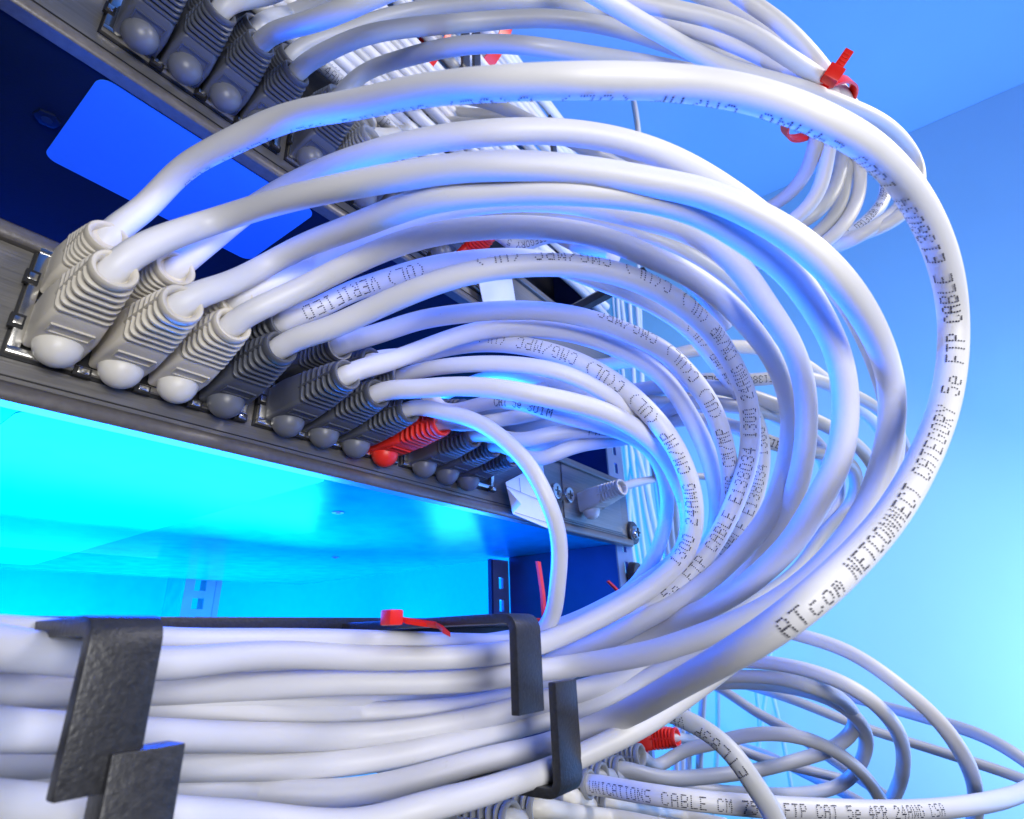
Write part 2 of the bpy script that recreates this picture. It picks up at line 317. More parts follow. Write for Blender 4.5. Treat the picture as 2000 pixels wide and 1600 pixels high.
# ---------------------------------------------------------------- cables
def cspline(x, y, xq):                       # natural cubic spline
    n = len(x)
    if n == 2: return np.interp(xq, x, y)
    h = np.diff(x); A = np.zeros((n, n)); r = np.zeros(n); A[0, 0] = A[-1, -1] = 1
    for i in range(1, n - 1):
        A[i, i - 1] = h[i - 1]; A[i, i] = 2 * (h[i - 1] + h[i]); A[i, i + 1] = h[i]
        r[i] = 3 * ((y[i + 1] - y[i]) / h[i] - (y[i] - y[i - 1]) / h[i - 1])
    c = np.linalg.solve(A, r); i = np.clip(np.searchsorted(x, xq) - 1, 0, n - 2); d = xq - x[i]
    b = (y[i + 1] - y[i]) / h[i] - h[i] * (2 * c[i] + c[i + 1]) / 3; dd = (c[i + 1] - c[i]) / (3 * h[i])
    return y[i] + b * d + c[i] * d ** 2 + dd * d ** 3
def gsm(a, sig):
    if sig < .5: return a
    k = int(3 * sig) + 1; k = min(k, len(a) - 1); t = np.arange(-k, k + 1); w = np.exp(-t ** 2 / (2 * sig ** 2)); w /= w.sum()
    p = np.concatenate([2 * a[0] - a[k:0:-1], a, 2 * a[-1] - a[-2:-k - 2:-1]])
    return np.convolve(p, w, 'valid')
def path3d(wps, start=None, D=6.0, step=2.0):
    """wps: (u, v, w|None) seen places with the seen thickness, from which the real distance follows."""
    U = []
    pre = []
    if start is not None:
        e, d = np.array(start[0], float), np.array(start[1], float); d /= np.linalg.norm(d)
        for k in (-9, -4, 0.8): pre.append(proj(e + d * k))
    P = [(p[0], p[1], p[2]) for p in pre] + [(w[0], w[1], None) for w in wps]
    U = np.array([[p[0], p[1]] for p in P], float)
    s = np.concatenate([[0], np.cumsum(np.linalg.norm(np.diff(U, axis=0), axis=1))])
    zs, zv = [], []
    for i, p in enumerate(P):
        if p[2] is not None: zs.append(s[i]); zv.append(math.log(p[2]))
        else:
            w = wps[i - len(pre)]
            if len(w) > 2 and w[2]:
                a = U[max(i - 1, 0)]; b = U[min(i + 1, len(U) - 1)]; t = (b - a) / np.linalg.norm(b - a); nrm = np.array([-t[1], t[0]])
                rr = U[i] - np.array([1000, 800]); R_ = np.linalg.norm(rr); cth = F / math.hypot(F, R_); rh = rr / max(R_, 1e-6)
                nr = abs(nrm @ rh); st = math.sqrt((1 - nr ** 2) + (nr / cth) ** 2)
                zs.append(s[i]); zv.append(math.log(F * D * st / w[2]))
    n = max(int(s[-1] / 5), 12); q = np.linspace(0, s[-1], n)
    u = gsm(cspline(s, U[:, 0], q), 2.2); v = gsm(cspline(s, U[:, 1], q), 2.2)
    lz = np.interp(q, zs, zv); lz = gsm(lz, 9 if n > 60 else 3)
    if pre: 
        tr = np.interp(q, zs, zv); m = np.clip(q / 60, 0, 1); lz = tr * (1 - m) + lz * m
    pts = np.array([ray(a, b) * math.exp(z) for a, b, z in zip(u, v, lz)])
    for i_, p_ in enumerate(pts):            # stay in front of the cable manager's back plate
        if -45 < p_[2] < 12 and p_[0] < 330 and p_[1] > 144: pts[i_] = p_ * (144 / p_[1])
    return resample(pts, step)
def resample(pts, step):
    L = np.concatenate([[0], np.cumsum(np.linalg.norm(np.diff(pts, axis=0), axis=1))]); m = max(int(L[-1] / step), 6); q = np.linspace(0, L[-1], m)
    return np.column_stack([np.interp(q, L, pts[:, k]) for k in range(3)])
def path_world(P, step=2.0):
    P = np.array(P, float); s = np.concatenate([[0], np.cumsum(np.linalg.norm(np.diff(P, axis=0), axis=1))]); q = np.linspace(0, s[-1], max(int(s[-1] / 3), 10))
    return resample(np.column_stack([cspline(s, P[:, k], q) for k in range(3)]), step)
def frames(pts):
    T = np.gradient(pts, axis=0); T /= np.linalg.norm(T, axis=1)[:, None]
    N = -pts / np.linalg.norm(pts, axis=1)[:, None]; N = N - T * (N * T).sum(1)[:, None]
    for k in range(3): N[:, k] = gsm(N[:, k], 2)
    N = N - T * (N * T).sum(1)[:, None]; N /= np.linalg.norm(N, axis=1)[:, None]
    return T, N
def tube_mesh(name, pts, r, m, parent, n=20, wob=0.015):
    T = np.gradient(pts, axis=0); T /= np.linalg.norm(T, axis=1)[:, None]
    u = np.array(Vector(T[0]).orthogonal().normalized()); V = []; k = len(pts)
    ph = rng.random(3) * 6; s = np.arange(k) * 2.0
    rr = r * (1 + wob * (np.sin(s / 9 + ph[0]) * .5 + np.sin(s / 23 + ph[1]) * .6))
    for i in range(k):
        u = u - T[i] * (u @ T[i]); u /= np.linalg.norm(u); w = np.cross(T[i], u); a = np.linspace(0, 2 * math.pi, n, endpoint=False)
        el = 1 + wob * 1.6 * np.sin(2 * a + s[i] / 14 + ph[2])
        V.append(pts[i] + (np.outer(np.cos(a) * el, u) + np.outer(np.sin(a) * el, w)) * rr[i])
    V = np.concatenate(V); Fc = [(i * n + j, i * n + (j + 1) % n, (i + 1) * n + (j + 1) % n, (i + 1) * n + j) for i in range(k - 1) for j in range(n)]
    Fc += [tuple(reversed(range(n))), tuple(range((k - 1) * n, k * n))]
    return from_data(name, V, Fc, m, parent)
def text_mesh(parent, pts, r, txt, at, direc, a0=0, a1=None, h=3.7, adv=2.75, dot=0.2):
    """print on the jacket: starts at the place seen at pixel `at`, runs along the path in sense direc."""
    T, N = frames(pts); L = np.concatenate([[0], np.cumsum(np.linalg.norm(np.diff(pts, axis=0), axis=1))])
    pr = np.array([proj(p)[:2] for p in pts]); i0 = np.argmin(np.linalg.norm(pr - np.array(at), axis=1)); s0 = L[i0]
    a1 = a0 if a1 is None else a1; nC = len(txt); V = []; Fc = []; dy = h / 6
    prof = a0 if isinstance(a0, list) else [(0, a0), (1, a1)]; gr = adv if isinstance(adv, tuple) else (adv, adv)
    xs = np.concatenate([[0], np.cumsum(np.linspace(gr[0], gr[1], nC))])
    for ci, ch in enumerate(txt):
        rows = FONT.get(ch, FONT[' ']).split(' ')
        for ry in range(7):
            for cx in range(5):
                if rows[ry][cx] != '1': continue
                ca = xs[ci + 1] - xs[ci]; x = xs[ci] + cx * ca / 6.7; s = s0 + direc * x
                if s < 0 or s > L[-1]: continue
                p = np.array([np.interp(s, L, pts[:, k]) for k in range(3)]); t = np.array([np.interp(s, L, T[:, k]) for k in range(3)]) * direc
                nn = np.array([np.interp(s, L, N[:, k]) for k in range(3)]); t /= np.linalg.norm(t); nn -= t * (nn @ t); nn /= np.linalg.norm(nn); up = np.cross(nn, t)
                al = math.radians(np.interp(ci / nC, [q_[0] for q_ in prof], [q_[1] for q_ in prof])); y = (3 - ry) * dy; th = al + y / r
                jx, jy = rng.normal(0, .02, 2); rd = dot * (1 + rng.normal(0, .08)); o = len(V)
                for k in range(6):
                    b = k * math.pi / 3; th2 = th + (math.sin(b) * rd + jy) / r; n2 = nn * math.cos(th2) + up * math.sin(th2)
                    V.append(p + n2 * (r * 1.045) + t * (math.cos(b) * rd * 1.15 + jx))
                Fc.append(tuple(range(o, o + 6)))
    if V: return from_data('printed_text', V, Fc, MT['ink'], parent, smooth=False)

# ---------------------------------------------------------------- plug boots (local frame: +y out of the panel, z up)
def rrect(hw, hh, r, n=6):
    r = min(r, hw - .01, hh - .01); out = []
    for cx, cz, a0 in ((hw - r, hh - r, 0), (-hw + r, hh - r, 90), (-hw + r, -hh + r, 180), (hw - r, -hh + r, 270)):
        for k in range(n):
            a = math.radians(a0 + 90 * k / (n - 1)); out.append((cx + r * math.cos(a), cz + r * math.sin(a)))
    return out
def loft(secs):                              # secs: (y, profile, zoff)
    v = []; n = len(secs[0][1])
    for y, pr, zo in secs: v += [(x, y, z + zo) for x, z in pr]
    f = [(i * n + k, i * n + (k + 1) % n, (i + 1) * n + (k + 1) % n, (i + 1) * n + k) for i in range(len(secs) - 1) for k in range(n)]
    f += [tuple(reversed(range(n))), tuple(range((len(secs) - 1) * n, len(secs) * n))]
    return v, f
def boot_mesh(name, L):
    b = MB(); LB = L * 0.50
    hw, hh = 6.1, 5.7
    # body with a pressed slot in its lower face
    b.add(*loft([(0, rrect(hw - .2, hh, 1.0), 0), (LB * .55, rrect(hw, hh, 1.1), 0), (LB, rrect(hw - .5, hh - .35, 1.5), 0), (LB + .8, rrect(hw - 1.0, hh - .8, 2.0), 0)]))
    # slot frame: four low ridges
    y0, y1 = LB * .60, LB * .60 + 2.6
    for s_ in (-1,):
        z0, z1 = (-hh - .28, -hh + .3)
        b.box(-3.9, 3.9, y0 - .45, y0, z0, z1).box(-3.9, 3.9, y1, y1 + .45, z0, z1).box(-4.3, -3.9, y0 - .45, y1 + .45, z0, z1).box(3.9, 4.3, y0 - .45, y1 + .45, z0, z1)
    # core and ribs
    b.add(*loft([(LB, rrect(hw - 2.0, hh - 1.9, 2.0), 0), (L * .8, rrect(3.9, 3.8, 2.8), 0), (L - 2.6, rrect(3.6, 3.6, 3.4), 0)]))
    nr = 6
    for i in range(nr):
        t = (i + .35) / nr; y = LB + .9 + (L - LB - 2.6) * t; w = (hw - .35) * (1 - t) + 4.8 * t; h = (hh - .3) * (1 - t) + 4.7 * t; r = 1.5 * (1 - t) + 3.7 * t; th = .56
        pr = lambda k: rrect(w - k, h - k, max(r - k, .5))
        b.add(*loft([(y - th, pr(.45), 0), (y - th * .55, pr(.06), 0), (y + th * .55, pr(.06), 0), (y + th, pr(.45), 0)]))
    # spines joining the ribs
    for sx in (-1, 1):
        b.add(*loft([(LB, rrect(.5, .5, .3), 0), (L - 1.2, rrect(.45, .45, .3), 0)]))
        n = len(b.v)
        k = 2 * len(rrect(1, 1, .3))
        for i in range(n - k, n):
            x, y, z = b.v[i]; t = (y - LB) / (L - LB); b.v[i] = (x + sx * ((hw - .9) * (1 - t) + 4.3 * t), y, z)
    # hollow collar
    n = 28; prof = [(4.75, L - 2.0), (4.85, L - 1.2), (4.8, L - .4), (4.5, L), (4.0, L), (3.55, L - .4), (3.3, L - 1.4), (3.3, L - 3)]
    v = [(r * math.cos(2 * math.pi * k / n), y, r * math.sin(2 * math.pi * k / n)) for r, y in prof for k in range(n)]
    f = [(i * n + k, i * n + (k + 1) % n, (i + 1) * n + (k + 1) % n, (i + 1) * n + k) for i in range(len(prof) - 1) for k in range(n)]
    b.add(v, f)
    me = bpy.data.meshes.new(name); me.from_pydata([tuple(c * S for c in q) for q in b.v], [], b.f); me.update()
    bm = bmesh.new(); bm.from_mesh(me); bmesh.ops.recalc_face_normals(bm, faces=bm.faces); bm.to_mesh(me); bm.free()
    me.polygons.foreach_set('use_smooth', [True] * len(me.polygons))
    me.set_sharp_from_angle(angle=math.radians(42))
    return me
def dome_mesh(name):
    b = MB(); n, k = 28, 12; v = []; f = []
    for i in range(k + 1):
        a = math.pi * i / k
        for j in range(n):
            c = 2 * math.pi * j / n; v.append((5.0 * math.sin(a) * math.cos(c), 3.9 + 5.0 * math.cos(a), -5.5 + 5.3 * math.sin(a) * math.sin(c)))
    f = [(i * n + j, i * n + (j + 1) % n, (i + 1) * n + (j + 1) % n, (i + 1) * n + j) for i in range(k) for j in range(n)]
    me = bpy.data.meshes.new(name); me.from_pydata([tuple(c * S for c in q) for q in v], [], f); me.update()
    me.polygons.foreach_set('use_smooth', [True] * len(me.polygons)); return me
BOOT = {}
def place_boot(parent, base, exit_, kind, flip=False):
    base = np.array(base, float); e = np.array(exit_, float); d = e - base; L = round(float(np.linalg.norm(d)), 0)
    if (kind, L) not in BOOT:
        a = boot_mesh('boot', L); a.materials.append(MT[kind]); c = dome_mesh('latch_cover'); c.materials.append(MT[kind + '_d']); BOOT[(kind, L)] = (a, c)
    a, c = BOOT[(kind, L)]
    y = Vector(d).normalized(); x = Vector((-1, 0, 0)); x = (x - y * x.dot(y)).normalized(); z = x.cross(y)
    if flip: z = -z; x = -x
    m3 = Matrix((x, y, z)).transposed()
    o = bpy.data.objects.new('boot', a); COL.objects.link(o); o.parent = parent
    o.matrix_local = Matrix.Translation(Vector(base) * S - Vector(parent.location)) @ m3.to_4x4()
    k = bpy.data.objects.new('latch_cover', c); COL.objects.link(k); k.parent = o
    return o
UPTS = []
def cable(label, wps, plug=None, m='cable', group=None, D=6.0, texts=(), sides=20, world=False, cat='cable', jk=None, start=None):
    """plug: (base, exit, kind, flip)"""
    if plug: loc = plug[0]
    elif world: loc = wps[0]
    else:
        loc = ray(wps[0][0], wps[0][1]) * 120
    t = empty('patch_cable', loc); tag(t, label, cat, group)
    st = None
    if plug:
        base, ex, kind, flip = plug; d = np.array(ex, float) - np.array(base, float); st = (ex, d)
        place_boot(t, base, ex, kind, flip)
    if world:
        P = list(wps)
        if plug:
            d = d / np.linalg.norm(d); P = [tuple(np.array(ex) - d * 7), tuple(ex), tuple(np.array(ex) + d * 6)] + P
        pts = path_world(P)
    else: pts = path3d(wps, st, D)
    j = tube_mesh('jacket', pts, D / 2 * (1.05 if group == G_MID else 1), MT[m], t, sides)
    for tx in texts: text_mesh(j, pts, D / 2 * (1.05 if group == G_MID else 1), *tx)
    if group == 'patch cables of the upper switch': UPTS.append(pts)
    return t, pts
G_MID = 'patch cables of the middle switch'; G_UP = 'patch cables of the upper switch'; G_LOW = 'patch cables of the low patch panel'
LE = [(127, 76.6), (124.7, 73.6), (127.5, 75.6), (127.3, 74.7), (126, 73.2), (127.3, 72.3), (127.6, 71.2), (126, 69.6), (129, 71.0), (130, 70.6), (131, 69.6)]
UE = [(138, 91.0), (133.9, 87.6), (128.5, 83.5), (128.1, 82.8), (130.6, 84.6), (131.9, 84.8), (131.1, 84.5), (132.5, 82)]
def LP(i, kind='dark'): x = port_x(i); return ((x, 158.5, 71.8 - .22 * i), (x, *LE[i]), kind, False)
def UP(i, kind='dark'): x = port_x(i); e = UE[min(i, 7)]; return ((x, 158.5, 85.8), (x, *e), kind, True)
# slots of the bundle in the cable manager, right to left
s0 = [(1068, 1244, 32), (980, 1254, 36), (850, 1252, 40), (700, 1249, 42), (500, 1249, 48), (330, 1253, 54), (150, 1236, 62), (0, 1232, 68), (-120, 1225, 75)]
s1 = [(1060, 1256, 41), (980, 1275, 44), (840, 1285, 46), (700, 1284, 48), (500, 1281, 55), (330, 1296, 66), (150, 1284, 76), (0, 1266, 90), (-140, 1250, 105)]
s2 = [(1125, 1300, 42), (1050, 1310, 43), (980, 1322, 45), (840, 1333, 46), (700, 1333, 48), (500, 1340, 53), (330, 1346, 60), (150, 1346, 68), (0, 1346, 76), (-120, 1346, 85)]
s3 = [(1100, 1282, 37), (980, 1345, 39), (840, 1362, 41), (700, 1363, 43), (500, 1368, 49), (330, 1376, 54), (150, 1385, 61), (0, 1395, 66), (-120, 1400, 74)]
s4 = [(1150, 1290, 38), (1080, 1322, 40), (997, 1360, 42), (840, 1388, 45), (700, 1394, 46), (500, 1390, 52), (330, 1383, 58), (150, 1390, 66), (0, 1400, 74), (-120, 1410, 80)]
s5 = [(1250, 1305, 41), (1125, 1352, 43), (1008, 1384, 45), (840, 1421, 48), (700, 1436, 50), (500, 1440, 58), (330, 1437, 70), (150, 1432, 80), (0, 1425, 90), (-140, 1420, 105)]
s6 = [(1280, 1320, 42), (1125, 1392, 44), (1070, 1403, 44), (980, 1427, 46), (840, 1462, 50), (700, 1487, 52), (500, 1496, 58), (330, 1495, 66), (150, 1490, 72), (0, 1486, 80), (-120, 1480, 88)]
s7 = [(1200, 1405, 50), (1125, 1434, 48), (1078, 1453, 48), (980, 1477, 50), (840, 1514, 53), (700, 1545, 56), (500, 1548, 60), (330, 1538, 60), (150, 1528, 66), (0, 1522, 74), (-120, 1515, 84)]
s8 = [(1350, 1352, 45), (1240, 1425, 48), (1140, 1474, 49), (1078, 1502, 50), (1020, 1522, 52), (940, 1548, 56), (840, 1574, 60), (700, 1610, 64), (500, 1600, 70), (330, 1592, 82), (150, 1580, 88), (0, 1570, 96), (-140, 1560, 110)]
s9 = [(1150, 1500, 40), (1078, 1545, 44), (980, 1580, 48), (840, 1630, 52), (700, 1680, 58), (330, 1680, 70), (0, 1660, 85)]
ST = "ATcom NETCONNECT CATEGORY 5e FTP CABLE E138034 1300 24AWG CM/MP (UL) C(UL) CMG/MPC (UL) VERIFIED"
cable('thickest nearest white cable sweeping over all others, from the upper left ivory plug', [
    (275, 412, 54), (355, 333, 54), (440, 283, None), (560, 231, 56), (700, 203, None), (800, 182, 66), (950, 165, 72), (1125, 158, 74), (1300, 161, 72), (1475, 188, None), (1600, 232, 78), (1700, 290, 77), (1765, 356, None), (1815, 438, 70),
    (1848, 530, None), (1862, 630, 62), (1858, 720, None), (1838, 812, 64), (1800, 905, None), (1738, 1010, 70), (1655, 1105, None), (1560, 1190, 76), (1440, 1272, 70), (1320, 1340, 60)] + s7,
    UP(0, 'ivory'), group=G_MID, texts=[(ST, (1532, 1216), -1, [(0, -22), (.2, -15), (.32, -8), (.42, 30), (.5, 58), (.6, 74), (1, 86)], None, 3.2, (2.5, 4.2), .19)])
cable('white cable from the lower left ivory plug, second sweep inside the thickest cable', [
    (322, 466, None), (420, 432, 50), (512, 403, None), (600, 380, 54), (775, 346, None), (950, 325, 60), (1125, 333, None), (1300, 361, 60), (1375, 378, None), (1450, 408, 62), (1550, 465, None), (1640, 547, 64), (1705, 645, None), (1740, 750, 55),
    (1738, 850, None), (1712, 950, 56), (1665, 1040, None), (1590, 1124, 54), (1527, 1172, None), (1420, 1225, 51), (1370, 1243, None), (1275, 1273, 47), (1190, 1290, 45)] + s2, LP(0, 'ivory'), group=G_MID)
cable('white cable from the back row second ivory plug, mostly hidden behind its neighbour', [
    (412, 468, 50), (455, 434, 46), (520, 388, 44), (600, 345, 45), (775, 287, 50), (950, 260, 54), (1125, 261, None), (1300, 305, 52), (1400, 358, 50), (1500, 430, None), (1600, 520, 50), (1680, 630, None), (1730, 750, 47), (1745, 880, 44),
    (1715, 985, None), (1650, 1080, 44), (1560, 1160, None), (1440, 1240, 44)] + s6, UP(1, 'ivory'), group=G_MID)
cable('white cable from the second lower ivory plug, blue lit below, third sweep from outside', [
    (440, 558, None), (525, 516, 46), (600, 478, None), (690, 444, 50), (775, 411, None), (860, 387, 56), (950, 376, None), (1125, 374, 58), (1250, 386, None), (1365, 416, 58), (1462, 470, None), (1542, 533, 58), (1595, 605, None), (1632, 680, 54),
    (1650, 760, None), (1650, 830, 53), (1635, 905, None), (1603, 970, 52), (1550, 1055, None), (1480, 1125, 48), (1420, 1168, None), (1350, 1202, 42), (1250, 1245, 38)] + s4, LP(1, 'ivory'), group=G_MID)
cable('plain bright white cable from the back row third ivory plug, inside the blue lit sweep', [
    (540, 552, 44), (640, 500, 41), (800, 430, None), (950, 395, 44), (1125, 398, None), (1250, 425, 46), (1380, 470, 48), (1445, 525, None), (1495, 595, 48), (1540, 665, None), (1568, 740, 44), (1575, 830, None), (1568, 900, 43),
    (1550, 970, None), (1515, 1040, 42), (1450, 1120, None), (1370, 1200, 38)] + s5, UP(2, 'ivory'), group=G_MID)
cable('plain white cable from the third lower ivory plug, just outside the printed sweep', [
    (530, 592, None), (610, 554, 46), (700, 509, None), (825, 463, 46), (950, 445, None), (1075, 447, 46), (1200, 473, None), (1250, 493, 46), (1350, 540, None), (1438, 610, 44), (1490, 672, None), (1528, 740, 40), (1544, 805, None), (1542, 875, 40),
    (1526, 945, None), (1498, 1012, 42), (1452, 1070, None), (1398, 1122, 41), (1330, 1170, None), (1250, 1215, 40), (1180, 1250, 39)] + s3, LP(2, 'ivory'), group=G_MID)
cable('white cable printed E138034 and FTP CABLE, in front of the VERIFIED one', [
    (630, 646, None), (710, 612, 44), (815, 566, None), (920, 533, 46), (1025, 519, None), (1150, 523, 45), (1250, 550, None), (1325, 590, 44), (1390, 648, None), (1432, 712, 40), (1457, 770, None), (1466, 835, 38), (1462, 895, None), (1445, 955, 38),
    (1420, 1015, None), (1387, 1072, 39), (1350, 1120, None), (1305, 1163, 40), (1240, 1208, None), (1180, 1240, 38), (1100, 1268, 36), (980, 1300, 36), (700, 1310, 38), (330, 1320, 46), (0, 1310, 60)], LP(3), group=G_MID,
    texts=[("5e FTP CABLE E138034 1300 24AWG CM/MP (UL) C(UL) CMG/MPC (UL)", (1302, 1163), -1, [(0, 0), (.35, 5), (.5, -10), (.65, -35), (.8, -58), (1, -62)], None, 3.7, 3.0)])
cable('white cable printed VERIFIED close to its plug, behind the other printed sweep', [
    (620, 602, None), (675, 575, 42), (750, 548, None), (825, 526, 42), (950, 508, 42), (1075, 514, None), (1150, 540, 38), (1220, 568, None), (1300, 608, 36), (1350, 645, None), (1390, 692, 35), (1425, 740, None), (1460, 790, 34), (1484, 850, None),
    (1487, 905, 34), (1475, 965, None), (1450, 1030, 35), (1415, 1085, None), (1360, 1140, 35), (1280, 1200, 34), (1150, 1262, 33), (980, 1310, 33), (700, 1330, 36), (330, 1330, 44), (0, 1330, 55)], UP(3), group=G_MID,
    texts=[("VERIFIED"[::1], (742, 560), -1, 0, 0, 3.7, 3.0), ("(UL) ", (838, 535), -1, 0, 0, 3.7, 3.0), ("CABLE E138034 1300 24AWG CM/MP (UL)", (1412, 1090), -1, 10, -20, 3.7, 3.0)])
cable('white cable printed CM/MP (UL) C(UL), from the back row fifth plug', [
    (740, 651, None), (815, 627, 36), (900, 613, None), (1050, 607, 37), (1150, 623, None), (1250, 661, 37), (1290, 682, None), (1350, 738, 37), (1387, 790, None), (1412, 855, 37), (1424, 910, None), (1428, 960, 36), (1415, 1020, None), (1375, 1080, 34), (1300, 1140, 33), (1200, 1200, 32), (1100, 1240, 31), (980, 1268, 32), (700, 1275, 36), (330, 1275, 45), (0, 1270, 60)], UP(4), group=G_MID, m='cable_dirty',
    texts=[("24AWG CM/MP (UL) C(UL) CMG/MPC", (1424, 985), -1, [(0, 0), (.5, -8), (.75, -40), (1, -66)], None, 3.7, 3.0)])
cable('plain white cable from the lower fifth dark plug, between the two (UL) printed cables', [
    (750, 709, None), (815, 686, 36), (955, 643, None), (1025, 640, 35), (1125, 652, None), (1225, 690, 35), (1300, 743, None), (1340, 800, 35), (1374, 865, None), (1395, 930, 34), (1402, 1000, None), (1385, 1065, 33), (1330, 1120, 33), (1240, 1170, 32), (1120, 1215, 31), (980, 1255, 31), (700, 1262, 35), (330, 1268, 44), (0, 1262, 58)], LP(4), group=G_MID)
cable('bright white unprinted cable peeping out between the two printed (UL) cables', [
    (900, 655, 28), (1050, 640, None), (1150, 640, 30), (1240, 676, None), (1300, 718, 31), (1345, 768, None), (1385, 838, 31), (1405, 895, None), (1412, 960, 31), (1395, 1040, None), (1340, 1110, 30), (1200, 1190, 29), (1100, 1225, 29), (980, 1258, 30), (700, 1268, 33), (330, 1280, 42), (0, 1285, 52), (-100, 1285, 55)], None, group=G_MID)
cable('white cable printed CMG/MPC (UL) C(UL) along its sweep, from behind the dark plugs', [
    (790, 697, None), (850, 684, 32), (920, 672, None), (1010, 674, 35), (1112, 700, None), (1190, 740, 36), (1250, 788, None), (1305, 852, 38), (1338, 915, None), (1354, 975, 38), (1355, 1025, None), (1343, 1070, 39), (1312, 1112, None), (1270, 1148, 39), (1215, 1183, None), (1150, 1217, 40)] + s1, UP(5), group=G_MID,
    texts=[("1300 24AWG CM/MP (UL) C(UL) CMG/MPC (UL)", (1322, 1105), -1, [(0, 20), (.3, 10), (.6, 0), (.85, -20), (1, -50)], None, 3.7, 3.0)])
cable('short white cable from a light boot in the back row, above the plain one', [
    (830, 722, None), (885, 714, 30), (1025, 714, None), (1110, 732, 31), (1175, 764, None), (1235, 806, 30), (1285, 855, None), (1325, 930, 29), (1345, 1000, 29), (1335, 1070, 29), (1270, 1130, 30), (1160, 1200, 30), (1060, 1240, 30), (900, 1268, 33), (700, 1282, 36), (330, 1302, 46), (0, 1300, 56), (-100, 1300, 60)],
    UP(6, 'light'), D=5.0, group=G_MID)
cable('plain white cable from the sixth lower dark plug, arching above the red plug', [
    (800, 760, None), (860, 756, 37), (950, 757, None), (1025, 768, 38), (1110, 785, None), (1175, 803, 37), (1240, 836, None), (1290, 880, 36), (1325, 940, None), (1345, 1000, 34), (1340, 1060, None), (1300, 1115, 34), (1220, 1165, None), (1120, 1215, 34), (1040, 1240, 34), (900, 1262, 37), (700, 1275, 39), (330, 1292, 47), (0, 1290, 57), (-100, 1290, 60)], LP(5), group=G_MID)
cable('grey printed cable 301M bending down in a tight blue lit loop', [
    (850, 787, 26), (950, 787, 27), (1075, 806, 30), (1175, 832, None), (1230, 852, 28), (1272, 883, None), (1296, 930, 27), (1303, 985, None), (1292, 1050, 27), (1265, 1110, None), (1225, 1158, 28), (1175, 1192, None), (1120, 1222, 29), (1050, 1242, 30), (900, 1266, 30), (700, 1276, 32), (330, 1292, 40), (0, 1292, 50), (-100, 1290, 54)],
    UP(7), D=5.0, group=G_MID, texts=[("CAT 5e 301M", (972, 790), 1, -4, -4, 2.6, 2.1)])
cable('scuffed brown spotted white cable dropping from the seventh plug into the bundle', [
    (855, 802, 29), (920, 819, None), (990, 864, 31), (1035, 913, None), (1067, 972, 33), (1086, 1025, None), (1093, 1085, 32), (1088, 1150, None), (1078, 1205, 32), (1052, 1240, 32), (980, 1255, 33), (850, 1253, 36), (700, 1250, 39), (500, 1250, 44), (330, 1250, 50), (150, 1240, 58), (0, 1234, 66), (-100, 1230, 72)], LP(6), m='cable_dirty', D=5.0, group=G_MID)
cable('grey cable from the single red plug of the middle switch, running off to the right', [
    (890, 828, 28), (950, 824, 27), (1010, 815, None), (1100, 795, 26), (1250, 760, 25), (1400, 757, 27), (1500, 785, None), (1600, 825, 27), (1700, 900, 26), (1720, 990, 26), (1640, 1080, 26), (1540, 1150, 26), (1400, 1230, 28)], LP(7, 'red'), m='cable_grey', D=5.0, group=G_MID)
cable('grey cable printed FTP above the white paper tag', [
    (1012, 860, 29), (1075, 848, None), (1150, 842, 28), (1240, 838, None), (1330, 820, 26), (1437, 835, 26), (1507, 865, None), (1600, 885, 26), (1665, 912, None), (1668, 970, 25), (1615, 1035, None), (1565, 1105, 27), (1480, 1170, 28), (1350, 1250, 30)], LP(8), m='cable_grey', D=5.0, group=G_MID,
    texts=[("FTP CAT 5e", (1140, 843), 1, 0, 0, 2.6, 2.0), ("VERIFIED DIA", (1450, 843), 1, 0, 0, 2.6, 2.1)])
cable('shadowed grey cable lowest of those running right above the paper tag', [
    (1040, 897, 29), (1100, 880, None), (1175, 862, 27), (1240, 850, None), (1330, 790, 26), (1400, 790, 28), (1500, 806, None), (1600, 870, 25), (1640, 950, 24), (1580, 1060, 26)], LP(9), m='cable_grey', D=5.0, group=G_MID)
cable('grey cable from the last lower dark plug, tucked behind the paper tag', [
    (1060, 872, 27), (1150, 850, 25), (1250, 780, 24), (1375, 742, 25), (1487, 741, None), (1560, 735, 25), (1640, 760, 24), (1715, 800, 24), (1765, 870, 24), (1770, 940, 24), (1700, 1040, 25), (1600, 1130, 26)], LP(10), m='cable_grey', D=5.0, group=G_MID,
    texts=[("E138034 CABLE E1", (1500, 741), -1, 0, 0, 2.6, 2.1)])
cable('ivory grey cable crossing to the right just above the printed loops', [
    (1000, 735, 20), (1150, 715, 23), (1250, 704, None), (1312, 694, 26), (1375, 681, None), (1450, 678, 26), (1530, 692, None), (1590, 725, 26), (1650, 775, None), (1712, 830, 24), (1740, 900, 22), (1700, 1000, 22)], None, m='cable_ivory', group=G_MID,)
cable('broad ivory cable lying behind the sweeps, left of the printed CMG cable', [
    (860, 775, 22), (980, 735, None), (1080, 756, 30), (1180, 772, None), (1300, 790, 30), (1400, 782, 31), (1500, 806, None), (1590, 870, 26), (1620, 950, 24), (1570, 1060, 24)], None, m='cable_ivory', group=G_MID)
for i, (a, b_) in enumerate([(8, 16), (9, 14), (10, 12)]):
    pl = UP(a); x = pl[1][0]
    cable(('grey back row cable of the middle switch, nearest the red plug', 'grey back row cable of the middle switch, between two shadowed ones', 'grey back row cable of the middle switch, nearest the rail')[i],
          [(x + 14, 112, 88 - i), (x + 60, 104, 90 + b_ - i), (x + 150, 120, 96 + b_), (x + 260, 160, 70), (x + 330, 190, 0), (x + 340, 210, -120)], pl, m='cable_grey', group=G_MID, world=True)
